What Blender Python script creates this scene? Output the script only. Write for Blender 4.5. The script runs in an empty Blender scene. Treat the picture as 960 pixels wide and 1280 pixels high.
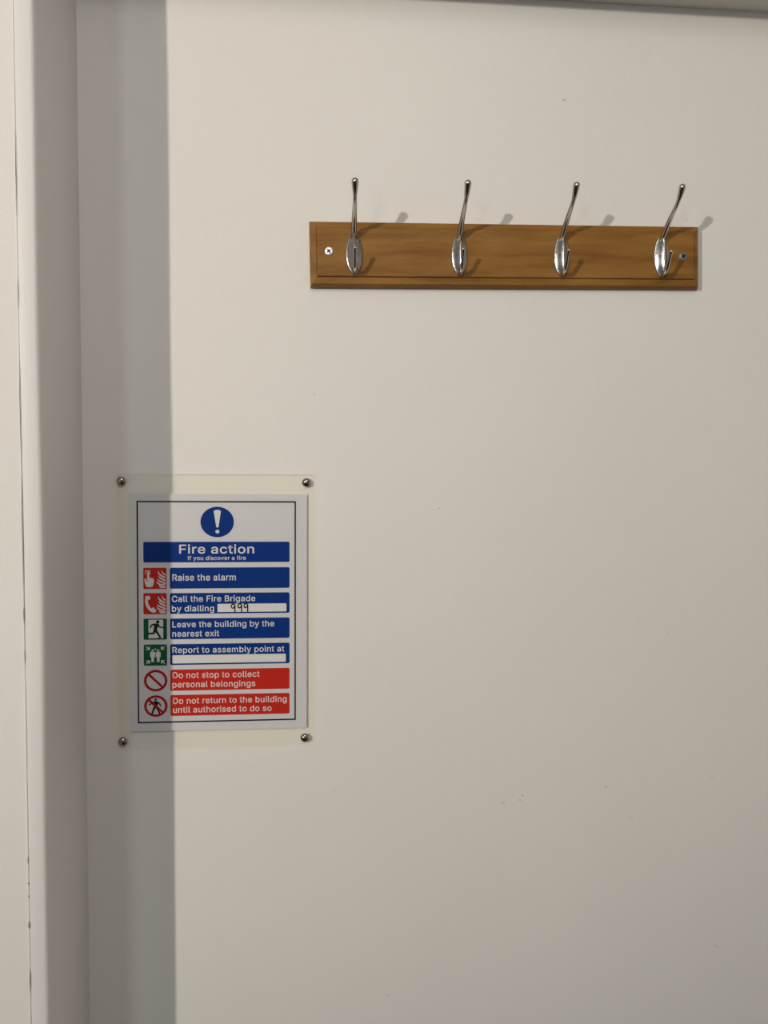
import bpy, bmesh, math, random
from mathutils import Vector, Matrix
random.seed(4)
S = bpy.context.scene
C = S.collection
ZC = 1.55                      # eye height of the camera above the floor

# ------------------------------------------------------------------ camera
cam = bpy.data.cameras.new('camera')
cam.sensor_fit = 'VERTICAL'; cam.sensor_height = 36.0
cam.lens = 961.0 / 1280.0 * 36.0
cam.clip_start = 0.02
co = bpy.data.objects.new('camera', cam); C.objects.link(co)
yaw, pitch, roll = math.radians(5.033), math.radians(-1.983), 0.0
fwd = Vector((math.sin(yaw)*math.cos(pitch), math.cos(yaw)*math.cos(pitch), math.sin(pitch)))
right = Vector((math.cos(yaw), -math.sin(yaw), 0)); up = right.cross(fwd)
M = Matrix((right, up, -fwd)).transposed().to_4x4()
M.translation = Vector((0, -0.91, ZC))
co.matrix_world = M
S.camera = co

# ------------------------------------------------------------------ view
S.view_settings.view_transform = 'Standard'
S.view_settings.look = 'None'
S.view_settings.gamma = 1.0
S.view_settings.use_curve_mapping = False
S.view_settings.exposure = 0.0

# ------------------------------------------------------------------ world and lights
w = bpy.data.worlds.new('world'); S.world = w; w.use_nodes = True
w.node_tree.nodes['Background'].inputs[0].default_value = (0.55, 0.6, 0.7, 1)
w.node_tree.nodes['Background'].inputs[1].default_value = 0.15

LAMP = Vector((-2.56, -3.10, ZC + 0.76))
def lamp(name, kind, loc, color, energy, size=0.05, target=None, size_y=None):
    l = bpy.data.lights.new(name, kind); l.color = color; l.energy = energy
    if kind == 'POINT': l.shadow_soft_size = size
    if kind == 'AREA':
        l.shape = 'RECTANGLE'; l.size = size; l.size_y = size_y or size
    o = bpy.data.objects.new(name, l); C.objects.link(o); o.location = loc
    if target is not None:
        o.rotation_euler = (Vector(target) - Vector(loc)).to_track_quat('-Z', 'Y').to_euler()
    return o
sp = lamp('hall_lamp_light', 'SPOT', LAMP, (1.0, 0.93, 0.81), 308, 0.045, (-0.38, 0, ZC + 0.22))
sp.data.shadow_soft_size = 0.045; sp.data.spot_size = math.radians(46); sp.data.spot_blend = 1.0
lamp('window_light', 'AREA', (-1.72, -3.93, 1.95), (0.80, 0.88, 1.0), 13, 0.45, (-1.72, 0, 1.70), 0.9)
lamp('globe_light', 'POINT', (0.05, -1.40, 2.32), (1.0, 0.97, 0.93), 14, 0.17)

# ------------------------------------------------------------------ materials
def mat(name):
    m = bpy.data.materials.new(name); m.use_nodes = True
    nt = m.node_tree; return m, nt, nt.nodes['Principled BSDF']
def simple(name, col, rough=0.5, metal=0.0, spec=0.5):
    m, nt, b = mat(name)
    b.inputs['Base Color'].default_value = (*col, 1); b.inputs['Roughness'].default_value = rough
    b.inputs['Metallic'].default_value = metal; b.inputs['Specular IOR Level'].default_value = spec
    return m
def noise(nt, scale, detail=4, rough=0.5, vec=None):
    n = nt.nodes.new('ShaderNodeTexNoise'); n.inputs['Scale'].default_value = scale
    n.inputs['Detail'].default_value = detail; n.inputs['Roughness'].default_value = rough
    if vec: nt.links.new(vec, n.inputs['Vector'])
    return n
def coords(nt, scale=(1, 1, 1)):
    t = nt.nodes.new('ShaderNodeTexCoord'); mp = nt.nodes.new('ShaderNodeMapping')
    mp.inputs['Scale'].default_value = scale
    nt.links.new(t.outputs['Object'], mp.inputs['Vector']); return mp.outputs['Vector']
def ramp(nt, src, stops):
    r = nt.nodes.new('ShaderNodeValToRGB'); e = r.color_ramp.elements
    e[0].position, e[0].color = stops[0][0], (*stops[0][1], 1)
    e[1].position, e[1].color = stops[-1][0], (*stops[-1][1], 1)
    for p, c in stops[1:-1]:
        k = e.new(p); k.color = (*c, 1)
    nt.links.new(src, r.inputs['Fac']); return r
def paint(name, col, rough=0.55, bump=0.25, streak=(1, 1, 1), spec=0.3):
    m, nt, b = mat(name)
    v = coords(nt, streak)
    n1 = noise(nt, 2.2, 3, 0.5, v)
    r = ramp(nt, n1.outputs['Fac'], [(0.3, tuple(c*0.975 for c in col)), (0.7, tuple(min(1, c*1.02) for c in col))])
    nt.links.new(r.outputs['Color'], b.inputs['Base Color'])
    n2 = noise(nt, 420, 3, 0.6, v); n3 = noise(nt, 55, 4, 0.55, v)
    mx = nt.nodes.new('ShaderNodeMath'); mx.operation = 'MULTIPLY_ADD'
    nt.links.new(n3.outputs['Fac'], mx.inputs[0]); mx.inputs[1].default_value = 1.6
    nt.links.new(n2.outputs['Fac'], mx.inputs[2])
    bp = nt.nodes.new('ShaderNodeBump'); bp.inputs['Strength'].default_value = bump
    bp.inputs['Distance'].default_value = 0.0007
    nt.links.new(mx.outputs[0], bp.inputs['Height']); nt.links.new(bp.outputs['Normal'], b.inputs['Normal'])
    b.inputs['Roughness'].default_value = rough; b.inputs['Specular IOR Level'].default_value = spec
    return m
WALL = paint('wall_paint', (0.81, 0.788, 0.748), 0.6, 0.4)
TRIM = paint('trim_paint', (0.80, 0.775, 0.745), 0.45, 0.35, (1, 1, 0.12))
BEAD = simple('paint_bead', (0.84, 0.81, 0.74), 0.4)
GAP = simple('crack_dark', (0.36, 0.32, 0.26), 0.9)
CEIL = paint('ceiling_paint', (0.74, 0.71, 0.66), 0.8, 0.15)
FLOOR = simple('carpet', (0.05, 0.045, 0.04), 0.95)

def wood():
    m, nt, b = mat('varnished_pine')
    v = coords(nt, (5, 30, 42))
    v2 = coords(nt, (3, 8, 9))
    wob = noise(nt, 1.0, 3, 0.5, v2)
    mixv = nt.nodes.new('ShaderNodeVectorMath'); mixv.operation = 'MULTIPLY_ADD'
    nt.links.new(wob.outputs['Color'], mixv.inputs[0]); mixv.inputs[1].default_value = (0.9, 0.9, 2.2)
    nt.links.new(v, mixv.inputs[2])
    n = noise(nt, 1.6, 6, 0.62, mixv.outputs[0])
    r = ramp(nt, n.outputs['Fac'], [(0.28, (0.165, 0.070, 0.014)), (0.5, (0.265, 0.122, 0.026)), (0.75, (0.35, 0.175, 0.045))])
    nt.links.new(r.outputs['Color'], b.inputs['Base Color'])
    fine = noise(nt, 9, 5, 0.6, v)
    bp = nt.nodes.new('ShaderNodeBump'); bp.inputs['Strength'].default_value = 0.15; bp.inputs['Distance'].default_value = 0.0004
    nt.links.new(fine.outputs['Fac'], bp.inputs['Height']); nt.links.new(bp.outputs['Normal'], b.inputs['Normal'])
    b.inputs['Roughness'].default_value = 0.55; b.inputs['Specular IOR Level'].default_value = 0.2
    return m
WOOD = wood()
def chrome(name, col, r0, r1, bump):
    m, nt, b = mat(name)
    v = coords(nt); n = noise(nt, 260, 4, 0.6, v)
    rr = ramp(nt, n.outputs['Fac'], [(0.35, (r0,)*3), (0.7, (r1,)*3)])
    nt.links.new(rr.outputs['Color'], b.inputs['Roughness'])
    cc = ramp(nt, n.outputs['Fac'], [(0.3, tuple(c*0.86 for c in col)), (0.7, col)])
    nt.links.new(cc.outputs['Color'], b.inputs['Base Color'])
    bp = nt.nodes.new('ShaderNodeBump'); bp.inputs['Strength'].default_value = bump; bp.inputs['Distance'].default_value = 0.0003
    nt.links.new(n.outputs['Fac'], bp.inputs['Height']); nt.links.new(bp.outputs['Normal'], b.inputs['Normal'])
    b.inputs['Metallic'].default_value = 1.0
    return m
CHROME = chrome('polished_chrome', (0.62, 0.60, 0.57), 0.08, 0.16, 0.05)
CAST = chrome('worn_cast_chrome', (0.50, 0.50, 0.50), 0.15, 0.28, 0.2)
STUD = chrome('dark_nickel', (0.42, 0.38, 0.34), 0.1, 0.2, 0.15)
SCREW = chrome('screw_steel', (0.85, 0.84, 0.82), 0.3, 0.42, 0.1)
DARK = simple('recess_dark', (0.012, 0.012, 0.014), 0.6)

PAPER = simple('sign_paper', (0.64, 0.63, 0.66), 0.5)
BLUE = simple('ink_blue', (0.003, 0.034, 0.215), 0.5, 0, 0.1)
RED = simple('ink_red', (0.52, 0.024, 0.016), 0.5, 0, 0.1)
REDD = simple('ink_dark_red', (0.38, 0.012, 0.016), 0.5, 0, 0.1)
GREEN = simple('ink_green', (0.006, 0.10, 0.045), 0.5, 0, 0.1)
WHITE = simple('ink_white', (0.70, 0.69, 0.69), 0.5)
BLACK = simple('ink_black', (0.012, 0.010, 0.011), 0.5, 0, 0.1)
DGREEN = simple('ink_dark_green', (0.005, 0.03, 0.016), 0.5, 0, 0.1)
def film():
    m, nt, b = mat('clear_laminate'); nt.nodes.remove(b)
    out = nt.nodes['Material Output']
    t = nt.nodes.new('ShaderNodeBsdfTransparent'); t.inputs[0].default_value = (0.99, 0.986, 0.968, 1)
    g = nt.nodes.new('ShaderNodeBsdfGlossy'); g.inputs['Roughness'].default_value = 0.12
    g.inputs[0].default_value = (1, 1, 1, 1)
    fr = nt.nodes.new('ShaderNodeFresnel'); fr.inputs[0].default_value = 1.12
    mx = nt.nodes.new('ShaderNodeMixShader')
    nt.links.new(fr.outputs[0], mx.inputs[0]); nt.links.new(t.outputs[0], mx.inputs[1]); nt.links.new(g.outputs[0], mx.inputs[2])
    nt.links.new(mx.outputs[0], out.inputs['Surface'])
    return m
FILM = film()

# ------------------------------------------------------------------ helpers
def obj(name, bm, m, parent=None, smooth=False, loc=(0, 0, 0)):
    me = bpy.data.meshes.new(name)
    bmesh.ops.recalc_face_normals(bm, faces=bm.faces) if smooth is not None else None
    bm.to_mesh(me); bm.free(); me.materials.append(m)
    if smooth:
        for p in me.polygons: p.use_smooth = True
    o = bpy.data.objects.new(name, me); C.objects.link(o); o.location = loc
    if parent: o.parent = parent
    return o
def tag(o, label, cat=None, group=None):
    o['label'] = label
    if cat: o['category'] = cat
    if group: o['group'] = group
    return o
def struct(o, label):
    o['kind'] = 'structure'; o['label'] = label; return o
def box(bm, x0, x1, y0, y1, z0, z1):
    vs = [bm.verts.new((x, y, z)) for x in (x0, x1) for y in (y0, y1) for z in (z0, z1)]
    for f in ((0, 1, 3, 2), (4, 6, 7, 5), (0, 4, 5, 1), (2, 3, 7, 6), (0, 2, 6, 4), (1, 5, 7, 3)):
        bm.faces.new([vs[i] for i in f])
def boxes(*bs):
    bm = bmesh.new()
    for b in bs: box(bm, *b)
    return bm
def catmull(pts, n=8):
    P = [pts[0]] + list(pts) + [pts[-1]]; out = []
    for i in range(1, len(P) - 2):
        p0, p1, p2, p3 = P[i-1], P[i], P[i+1], P[i+2]
        for k in range(n):
            t = k / n
            out.append(tuple(0.5*((2*b) + (-a+c)*t + (2*a-5*b+4*c-d)*t*t + (-a+3*b-3*c+d)*t**3) for a, b, c, d in zip(p0, p1, p2, p3)))
    out.append(tuple(pts[-1])); return out
def tube(bm, pts, n=20, round_end=True):
    """pts: (x, y, z, r); tapered round bar with a domed far end"""
    pts = list(pts)
    if round_end:
        a, b = Vector(pts[-2][:3]), Vector(pts[-1][:3]); d = (b - a).normalized(); r = pts[-1][3]
        for k in range(1, 7):
            t = k / 6 * math.pi / 2
            q = b + d * r * math.sin(t); pts.append((*q, max(r*math.cos(t), 1e-5)))
    rings = []; V = [Vector(p[:3]) for p in pts]; side = None
    for i, p in enumerate(pts):
        t = (V[min(i+1, len(V)-1)] - V[max(i-1, 0)]).normalized()
        if side is None: side = t.orthogonal().normalized()
        side = (side - t * side.dot(t)).normalized(); o2 = t.cross(side)
        rings.append([bm.verts.new(V[i] + (side*math.cos(a) + o2*math.sin(a))*p[3]) for a in [2*math.pi*k/n for k in range(n)]])
    for a, b in zip(rings, rings[1:]):
        for k in range(n): bm.faces.new((a[k], a[(k+1) % n], b[(k+1) % n], b[k]))
    bm.faces.new(rings[0][::-1]); bm.faces.new(rings[-1])

# ------------------------------------------------------------------ the setting
ZS = ZC + 0.574                                    # underside of the lintel over the recess
# main wall with a slightly uneven plaster surface
bm = bmesh.new()
nx, nz = 60, 110
x0, x1, z0, z1 = -0.268, 0.86, 0.0, ZS
grid = [[None]*(nz+1) for _ in range(nx+1)]
def lumps(x, z):
    h = 0.0006*math.sin(5.1*x+1.2*z+0.4) + 0.0005*math.sin(3.3*z-2.2*x+1.9) + 0.0003*math.sin(11*x+7*z)
    e = min(z - z0, z1 - z, x - x0, x1 - x)
    return h * min(1, max(0, e/0.1))
for i in range(nx+1):
    for j in range(nz+1):
        x = x0 + (x1-x0)*i/nx; z = z0 + (z1-z0)*j/nz
        grid[i][j] = bm.verts.new((x, lumps(x, z), z))
for i in range(nx):
    for j in range(nz):
        bm.faces.new((grid[i][j], grid[i+1][j], grid[i+1][j+1], grid[i][j+1]))
box(bm, x0, x1, 0.004, 0.12, z0, z1)
wb = struct(obj('wall_back', bm, WALL, smooth=None), 'cream painted wall behind the coat rack and fire notice')
for p in wb.data.polygons: p.use_smooth = p.index < nx*nz

# small blemishes in the paint of the wall: pits and raised nibs
def nib(x, z, rx, rz, dark, rot=0):
    b = bmesh.new()
    bmesh.ops.create_icosphere(b, subdivisions=2, radius=1)
    for v in b.verts:
        k = 1 + random.uniform(-.18, .18)
        a = Vector((v.co.x*rx*k, v.co.y*0.0005, v.co.z*rz*k))
        v.co = Matrix.Rotation(rot, 3, 'Y') @ a
    y = lumps(x, z+ZC)
    o = obj('chip' if dark else 'paint_nib', b, CHIPM if dark else WALL, wb, True, (x, y, z+ZC)); return o
CHIPM = simple('paint_chip', (0.50, 0.46, 0.40), 0.8)
for x, z, rx, rz, d, r in ((0.2954, 0.4589, .0022, .0006, 1, .3), (0.1455, -0.027, .0012, .0010, 0, 0), (0.1466, -0.0274, .0006, .0009, 1, .4),
        (0.4315, -0.182, .0013, .0011, 0, 0), (0.4327, -0.1823, .0006, .0008, 1, .3), (0.2262, -0.3874, .0034, .0004, 1, .08), (0.2470, -0.3845, .0009, .0010, 1, .5),
        (0.2498, -0.379, .0007, .0014, 1, -.5), (-0.0018, 0.1067, .0012, .0005, 1, 0), (0.449, 0.3223, .0006, .0006, 1, 0),
        (-0.236, 0.487, .0004, .0004, 1, 0), (0.20, -0.30, .0010, .0008, 0, 0), (0.355, -0.372, .0022, .0004, 1, .1), (0.492, -0.365, .003, .0003, 1, -.05),
        (0.388, -0.412, .0020, .0004, 1, .2), (0.085, -0.62, .0012, .0006, 1, .2), (0.02, -0.365, .001, .0006, 1, -.3), (0.50, -0.58, .005, .0003, 1, .5)):
    nib(x, z, rx, rz, d, r)

# left lining: a bullnosed board, its flank turned to the recess
bm = bmesh.new()
prof = [(-0.2855, 0.0), (-0.267, 0.0), (-0.267, -0.1275)]
R_ = 0.0055
for k in range(1, 9):
    a = math.pi/2*k/8
    prof.append((-0.267 - R_*(1-math.cos(a)), -0.1275 - R_*math.sin(a)))
prof += [(-0.280, -0.1338), (-0.2835, -0.1331), (-0.2855, -0.1327)]
rows = []
NZ = 60
for j in range(NZ+1):
    z = 2.5*j/NZ
    dx = 0.0006*math.sin(z*5.3) + 0.0004*math.sin(z*13.1+1)
    rows.append([bm.verts.new((x + (dx if y < -0.12 else 0), y, z)) for x, y in prof])
n = len(prof)
for a, b in zip(rows, rows[1:]):
    for k in range(n): bm.faces.new((a[k], a[(k+1) % n], b[(k+1) % n], b[k]))
bm.faces.new(rows[0][::-1]); bm.faces.new(rows[-1])
t1 = struct(obj('trim_1', bm, TRIM, smooth=True), 'pale painted timber lining with rounded edge left of the recess')
m_ = t1.modifiers.new('edge', 'EDGE_SPLIT'); m_.split_angle = math.radians(40)

bm = boxes((-3.3, -0.2852, -0.1325, 0.12, 0.0, 2.5))
wl = struct(obj('wall_left', bm, WALL), 'cream wall face at the left beside the timber lining')
# the filled joint between wall and lining: a bead of paint with cracks in it
z = 0.9
pts = []
while z < 2.2:
    pts.append((-0.2862 - 0.0006*math.sin(z*4) , -0.1325, z, 0.0010 + 0.0004*random.random() if z < 1.35 else 0.0005 + 0.0004*random.random())); z += 0.013
bm = bmesh.new(); tube(bm, pts, 8, False)
obj('paint_bead', bm, BEAD, wl, True)
for za, zb, wd in ((ZC+0.03, ZC+0.12, .0003), (ZC-0.10, ZC+0.01, .00028), (ZC+0.17, ZC+0.20, .0003), (ZC+0.26, ZC+0.34, .0003), (ZC-0.135, ZC-0.118, .0004), (ZC-0.175, ZC-0.16, .0003),
                   (ZC-0.375, ZC-0.366, .0005), (ZC-0.440, ZC-0.432, .0009), (ZC-0.505, ZC-0.480, .0006), (ZC-0.395, ZC-0.393, .0008), (ZC-0.408, ZC-0.406, .0006)):
    b = bmesh.new(); m2 = (za+zb)/2; k = 6
    pp = []
    for i in range(k+1):
        zz = za + (zb-za)*i/k
        pp.append((-0.2858 - 0.0006*math.sin(zz*4) + random.uniform(-.0002, .0002), -0.1338, zz, max(wd*math.sin(math.pi*(i+0.25)/(k+0.5)), .00008)))
    tube(b, pp, 6, False)
    obj('crack', b, GAP, wl, False)

# lintel over the recess, right lining, and the hall the camera stands in
struct(obj('trim_2', boxes((-0.267, 0.86, -0.131, 0.12, ZS, 2.5)), CEIL), 'painted lintel over the recess, its underside at the top edge')
struct(obj('wall_right', boxes((0.86, 1.6, -0.131, 0.12, 0, 2.5)), WALL), 'cream wall to the right of the recess')
struct(obj('wall_side_right', boxes((1.6, 1.7, -4.0, 0.12, 0, 2.5)), WALL), 'right side wall of the hall')
struct(obj('wall_side_left', boxes((-3.4, -3.3, -4.0, 0.12, 0, 2.5)), WALL), 'left side wall of the hall')
struct(obj('wall_front', boxes((-3.4, 1.7, -4.1, -4.0, 0, 2.5)), WALL), 'wall of the hall behind the camera')
struct(obj('floor', boxes((-3.4, 1.7, -4.1, 0.12, -0.1, 0)), FLOOR), 'dark carpeted hall floor')
struct(obj('ceiling', boxes((-3.4, 1.7, -4.1, 0.12, 2.5, 2.6)), CEIL), 'off-white hall ceiling')
fr = struct(obj('window_1', boxes((-2.02, -1.97, -4.0, -3.96, 1.45, 2.45), (-1.47, -1.42, -4.0, -3.96, 1.45, 2.45),
                                  (-1.97, -1.47, -4.0, -3.96, 1.45, 1.50), (-1.97, -1.47, -4.0, -3.96, 2.40, 2.45)), TRIM), 'narrow white framed window in the wall behind the camera')

# ------------------------------------------------------------------ coat rack
def empty(name, loc, rot_y=0.0):
    o = bpy.data.objects.new(name, None); C.objects.link(o); o.location = loc
    o.rotation_euler = (0, rot_y, 0); o.empty_display_size = 0.05; return o
rack = tag(empty('coat_rack', (0.227, 0, ZC + 0.2712), -0.01564),
           'varnished brown wooden wall board with four double metal coat hooks', 'coat rack')
# board: loops from the back outwards to the raised field
loops = [(.2338, .0374, -.0002), (.2336, .0372, -.0050), (.2330, .0368, -.0072), (.2323, .0362, -.0090), (.2318, .0357, -.0098),
         (.2316, .0355, -.0112), (.2310, .0349, -.0122), (.2264, .0288, -.0134), (.2252, .0277, -.0130),
         (.2250, .0275, -.0148), (.2246, .0271, -.0157), (.2240, .0265, -.0160)]
bm = bmesh.new(); L = []
for hx, hz, y in loops:
    L.append([bm.verts.new(p) for p in ((-hx, y, -hz), (hx, y, -hz), (hx, y, hz), (-hx, y, hz))])
for a, b in zip(L, L[1:]):
    for k in range(4): bm.faces.new((a[k], a[(k+1) % 4], b[(k+1) % 4], b[k]))
bm.faces.new(L[0][::-1]); bm.faces.new(L[-1])
obj('board', bm, WOOD, rack)

def screw(x, z, r=.0049):
    b = bmesh.new(); n = 28; rings = []
    for rr, y in ((r, -.0159), (r, -.0163), (r*.93, -.0167), (r*.60, -.0170)):
        rings.append([b.verts.new((rr*math.cos(2*math.pi*k/n), y+.016, rr*math.sin(2*math.pi*k/n))) for k in range(n)])
    for a, c in zip(rings, rings[1:]):
        for k in range(n): b.faces.new((a[k], a[(k+1) % n], c[(k+1) % n], c[k]))
    b.faces.new(rings[0][::-1]); b.faces.new(rings[-1])
    s = obj('screw', b, SCREW, rack, False, (x, -.016, z))
    b = bmesh.new(); q = .0008; l = .0027
    pts = [(-q, -l), (q, -l), (q*1.3, -q*1.3), (l, -q), (l, q), (q*1.3, q*1.3), (q, l), (-q, l), (-q*1.3, q*1.3), (-l, q), (-l, -q), (-q*1.3, -q*1.3)]
    an = math.radians(33)
    vs = [b.verts.new((p[0]*math.cos(an)-p[1]*math.sin(an), -.00106, p[0]*math.sin(an)+p[1]*math.cos(an))) for p in pts]
    v2 = [b.verts.new((v.co.x*.6, -.0004, v.co.z*.6)) for v in vs]
    b.faces.new(vs); b.faces.new(v2[::-1])
    for k in range(12): b.faces.new((vs[k], vs[(k+1) % 12], v2[(k+1) % 12], v2[k]))
    obj('cross_recess', b, DARK, s)
    return s
s1 = screw(-.2118, .0006); s1['label'] = 'bright cross-head screw at the left end of the board, gleam put into its colour'
s2 = screw(.2108, -.0010); s2['label'] = 'cross-head screw at the right end of the board, shaded grey in its colour'
D2 = chrome('unlit_screw_steel', (0.42, 0.41, 0.39), 0.35, 0.5, 0.1)  # darker copy of the screw steel; the missing gleam is put into the colour
s2.data.materials[0] = D2

# one hook: leaf-shaped back plate with a centre ridge, long upper prong, short lower prong
def plate():
    b = bmesh.new()
    zc, zb, zt, N = -.0032, -.0262, .0205, 40
    def hw(z):
        u = (z-zc)/.0235 if z < zc else (z-zc)/.0275
        return .0091*max(1-abs(u)**2.1, 0)**.66 + .0002
    def hh(z):
        u = (z-zc)/.0250 if z < zc else (z-zc)/.036
        return .0022 + .0068*max(1-abs(u)**2.6, 0)**.6
    rows = []
    for i in range(N+1):
        s = i/N; s = s + 0.10*math.sin(-2*math.pi*s)/ (2*math.pi) * 2
        z = zb + (zt-zb)*s
        W, H = hw(z), hh(z); e = min(.0018, W*.5)
        row = [(-W, 0), (-W, -.0010), (-W+e*.3, -.0018), (-W+e, -.0023 if H > .0026 else -.0021)]
        row += [(-(W-e)*.5, -(.0022+H)/2-.0002), (-.0007, -H+.0003), (0, -H)]
        row = row + [(-x, y) for x, y in row[-2::-1]]
        rows.append([b.verts.new((x, y-.016, z)) for x, y in row])
    m = len(rows[0])
    for a, c in zip(rows, rows[1:]):
        for k in range(m-1): b.faces.new((a[k], a[k+1], c[k+1], c[k]))
        b.faces.new((a[m-1], a[0], c[0], c[m-1]))
    b.faces.new(rows[0]); b.faces.new(rows[-1][::-1])
    return b
hook0 = obj('coat_hook', plate(), CAST, rack, True)
es = hook0.modifiers.new('edges', 'EDGE_SPLIT'); es.split_angle = math.radians(28)
b = bmesh.new()
tube(b, catmull([(0, -.0170, .0170, .0033), (0, -.0220, .0206, .0033), (0, -.0370, .0325, .0029), (0, -.0540, .0428, .0024),
                 (0, -.0600, .0472, .0024), (0, -.0660, .0532, .0033), (0, -.0700, .0592, .0040)], 8), 24)
obj('upper_prong', b, CHROME, hook0, True)
b = bmesh.new()
tube(b, catmull([(0, -.0170, -.0175, .0026), (0, -.0225, -.0222, .0027), (0, -.0290, -.0215, .0024), (0, -.0345, -.0160, .0021),
                 (0, -.0385, -.0095, .0019), (0, -.0420, -.0035, .0023)], 8), 20)
obj('lower_prong', b, CHROME, hook0, True)
def dup(o, parent):
    c = o.copy(); C.objects.link(c); c.parent = parent
    for ch in list(o.children):
        if ch != c: dup(ch, c)
    return c
kids = list(hook0.children)
for i, hx in enumerate((-.1825, -.0605, .0615, .1835)):
    if i == 0: h = hook0
    else:
        h = hook0.copy(); C.objects.link(h); h.parent = rack
        for k in kids:
            c = k.copy(); C.objects.link(c); c.parent = h
    h.location = (hx, 0, 0)
    h.rotation_euler = (0, 0, math.radians((-0.8, 0.3, 0, -0.4)[i]))

# ------------------------------------------------------------------ fire action sign
MM = 0.001
sign = tag(empty('fire_action_sign', (-0.1158, 0, ZC - 0.1478), 0.0044),
           'laminated white fire action notice with blue and red instruction panels', 'sign')
Y_PAPER, Y_PANEL, Y_INK, Y_INK2 = -.0021, -.00220, -.00228, -.00236
def rrect_pts(x0, z0, x1, z1, r, n=6):
    pts = []
    for cx, cz, a0 in ((x1-r, z1-r, 0), (x0+r, z1-r, 90), (x0+r, z0+r, 180), (x1-r, z0+r, 270)):
        for k in range(n+1):
            a = math.radians(a0 + 90*k/n); pts.append((cx+r*math.cos(a), cz+r*math.sin(a)))
    return pts
def flat(bm, pts, y=0.0, s=MM):
    f = bm.faces.new([bm.verts.new((p[0]*s, y, p[1]*s)) for p in pts])
    f.normal_update()
    if f.normal.y > 0: f.normal_flip()
    return f
def flatobj(name, polys, m, y, parent):
    b = bmesh.new()
    for i, p in enumerate(polys): flat(b, p, y - i*4e-7)
    bmesh.ops.triangulate(b, faces=b.faces)
    return obj(name, b, m, parent, None)
def ellipse(cx, cz, rx, rz, n=48):
    return [(cx+rx*math.cos(2*math.pi*k/n), cz+rz*math.sin(2*math.pi*k/n)) for k in range(n)]
def ring(bm, outer, inner, y):
    a = [bm.verts.new((p[0]*MM, y, p[1]*MM)) for p in outer]; c = [bm.verts.new((p[0]*MM, y, p[1]*MM)) for p in inner]
    for k in range(len(a)):
        j = (k+1) % len(a); bm.faces.new((a[k], c[k], c[j], a[j]))
def stroke_polys(pts, curve=True, n=6):
    """pts (x, z, width): ribbon quads with round ends"""
    P = catmull(pts, n) if curve and len(pts) > 2 else [tuple(p) for p in pts]
    out = []; L_ = []; R2 = []
    for i, (x, z, w_) in enumerate(P):
        a, c = P[max(i-1, 0)], P[min(i+1, len(P)-1)]
        dx, dz = c[0]-a[0], c[1]-a[1]; l = math.hypot(dx, dz) or 1
        nx_, nz_ = -dz/l*w_/2, dx/l*w_/2
        L_.append((x+nx_, z+nz_)); R2.append((x-nx_, z-nz_))
    for i in range(len(P)-1): out.append([L_[i], L_[i+1], R2[i+1], R2[i]])
    for e in (P[0], P[-1]):
        if e[2] > 0.25: out.append(ellipse(e[0], e[1], e[2]/2, e[2]/2, 12))
    return out

# laminate pouch with rounded corners
b = bmesh.new()
pl = rrect_pts(-114.5, -160.8, 114.6, 160.9, 4)
fa = [b.verts.new((x*MM, -.0010, z*MM)) for x, z in pl]; fb = [b.verts.new((x*MM, -.0028, z*MM)) for x, z in pl]
b.faces.new(fa[::-1]); b.faces.new(fb)
for k in range(len(pl)):
    j = (k+1) % len(pl); b.faces.new((fa[k], fa[j], fb[j], fb[k]))
lam = obj('laminate_pouch', b, FILM, sign); lam['label'] = 'clear yellowed plastic laminate around the sheet'
# printed sheet
b = bmesh.new(); box(b, -.0995, .1042, -.0020, -.0018, -.1392, .1378)
ps = obj('printed_sheet', b, PAPER, sign)
Y_PAPER = -.0020; Y_PANEL = -.00206; Y_INK = -.00212; Y_INK2 = -.00218
b = bmesh.new()
bx, bz, t = 90.6, 128.8, 0.85
ring(b, [(-bx-t, -bz-t), (bx+t, -bz-t), (bx+t, bz+t), (-bx-t, bz+t)], [(-bx+t, -bz+t), (bx-t, -bz+t), (bx-t, bz-t), (-bx+t, bz-t)], Y_PANEL)
obj('border_line', b, BLACK, sign, None)

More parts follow.
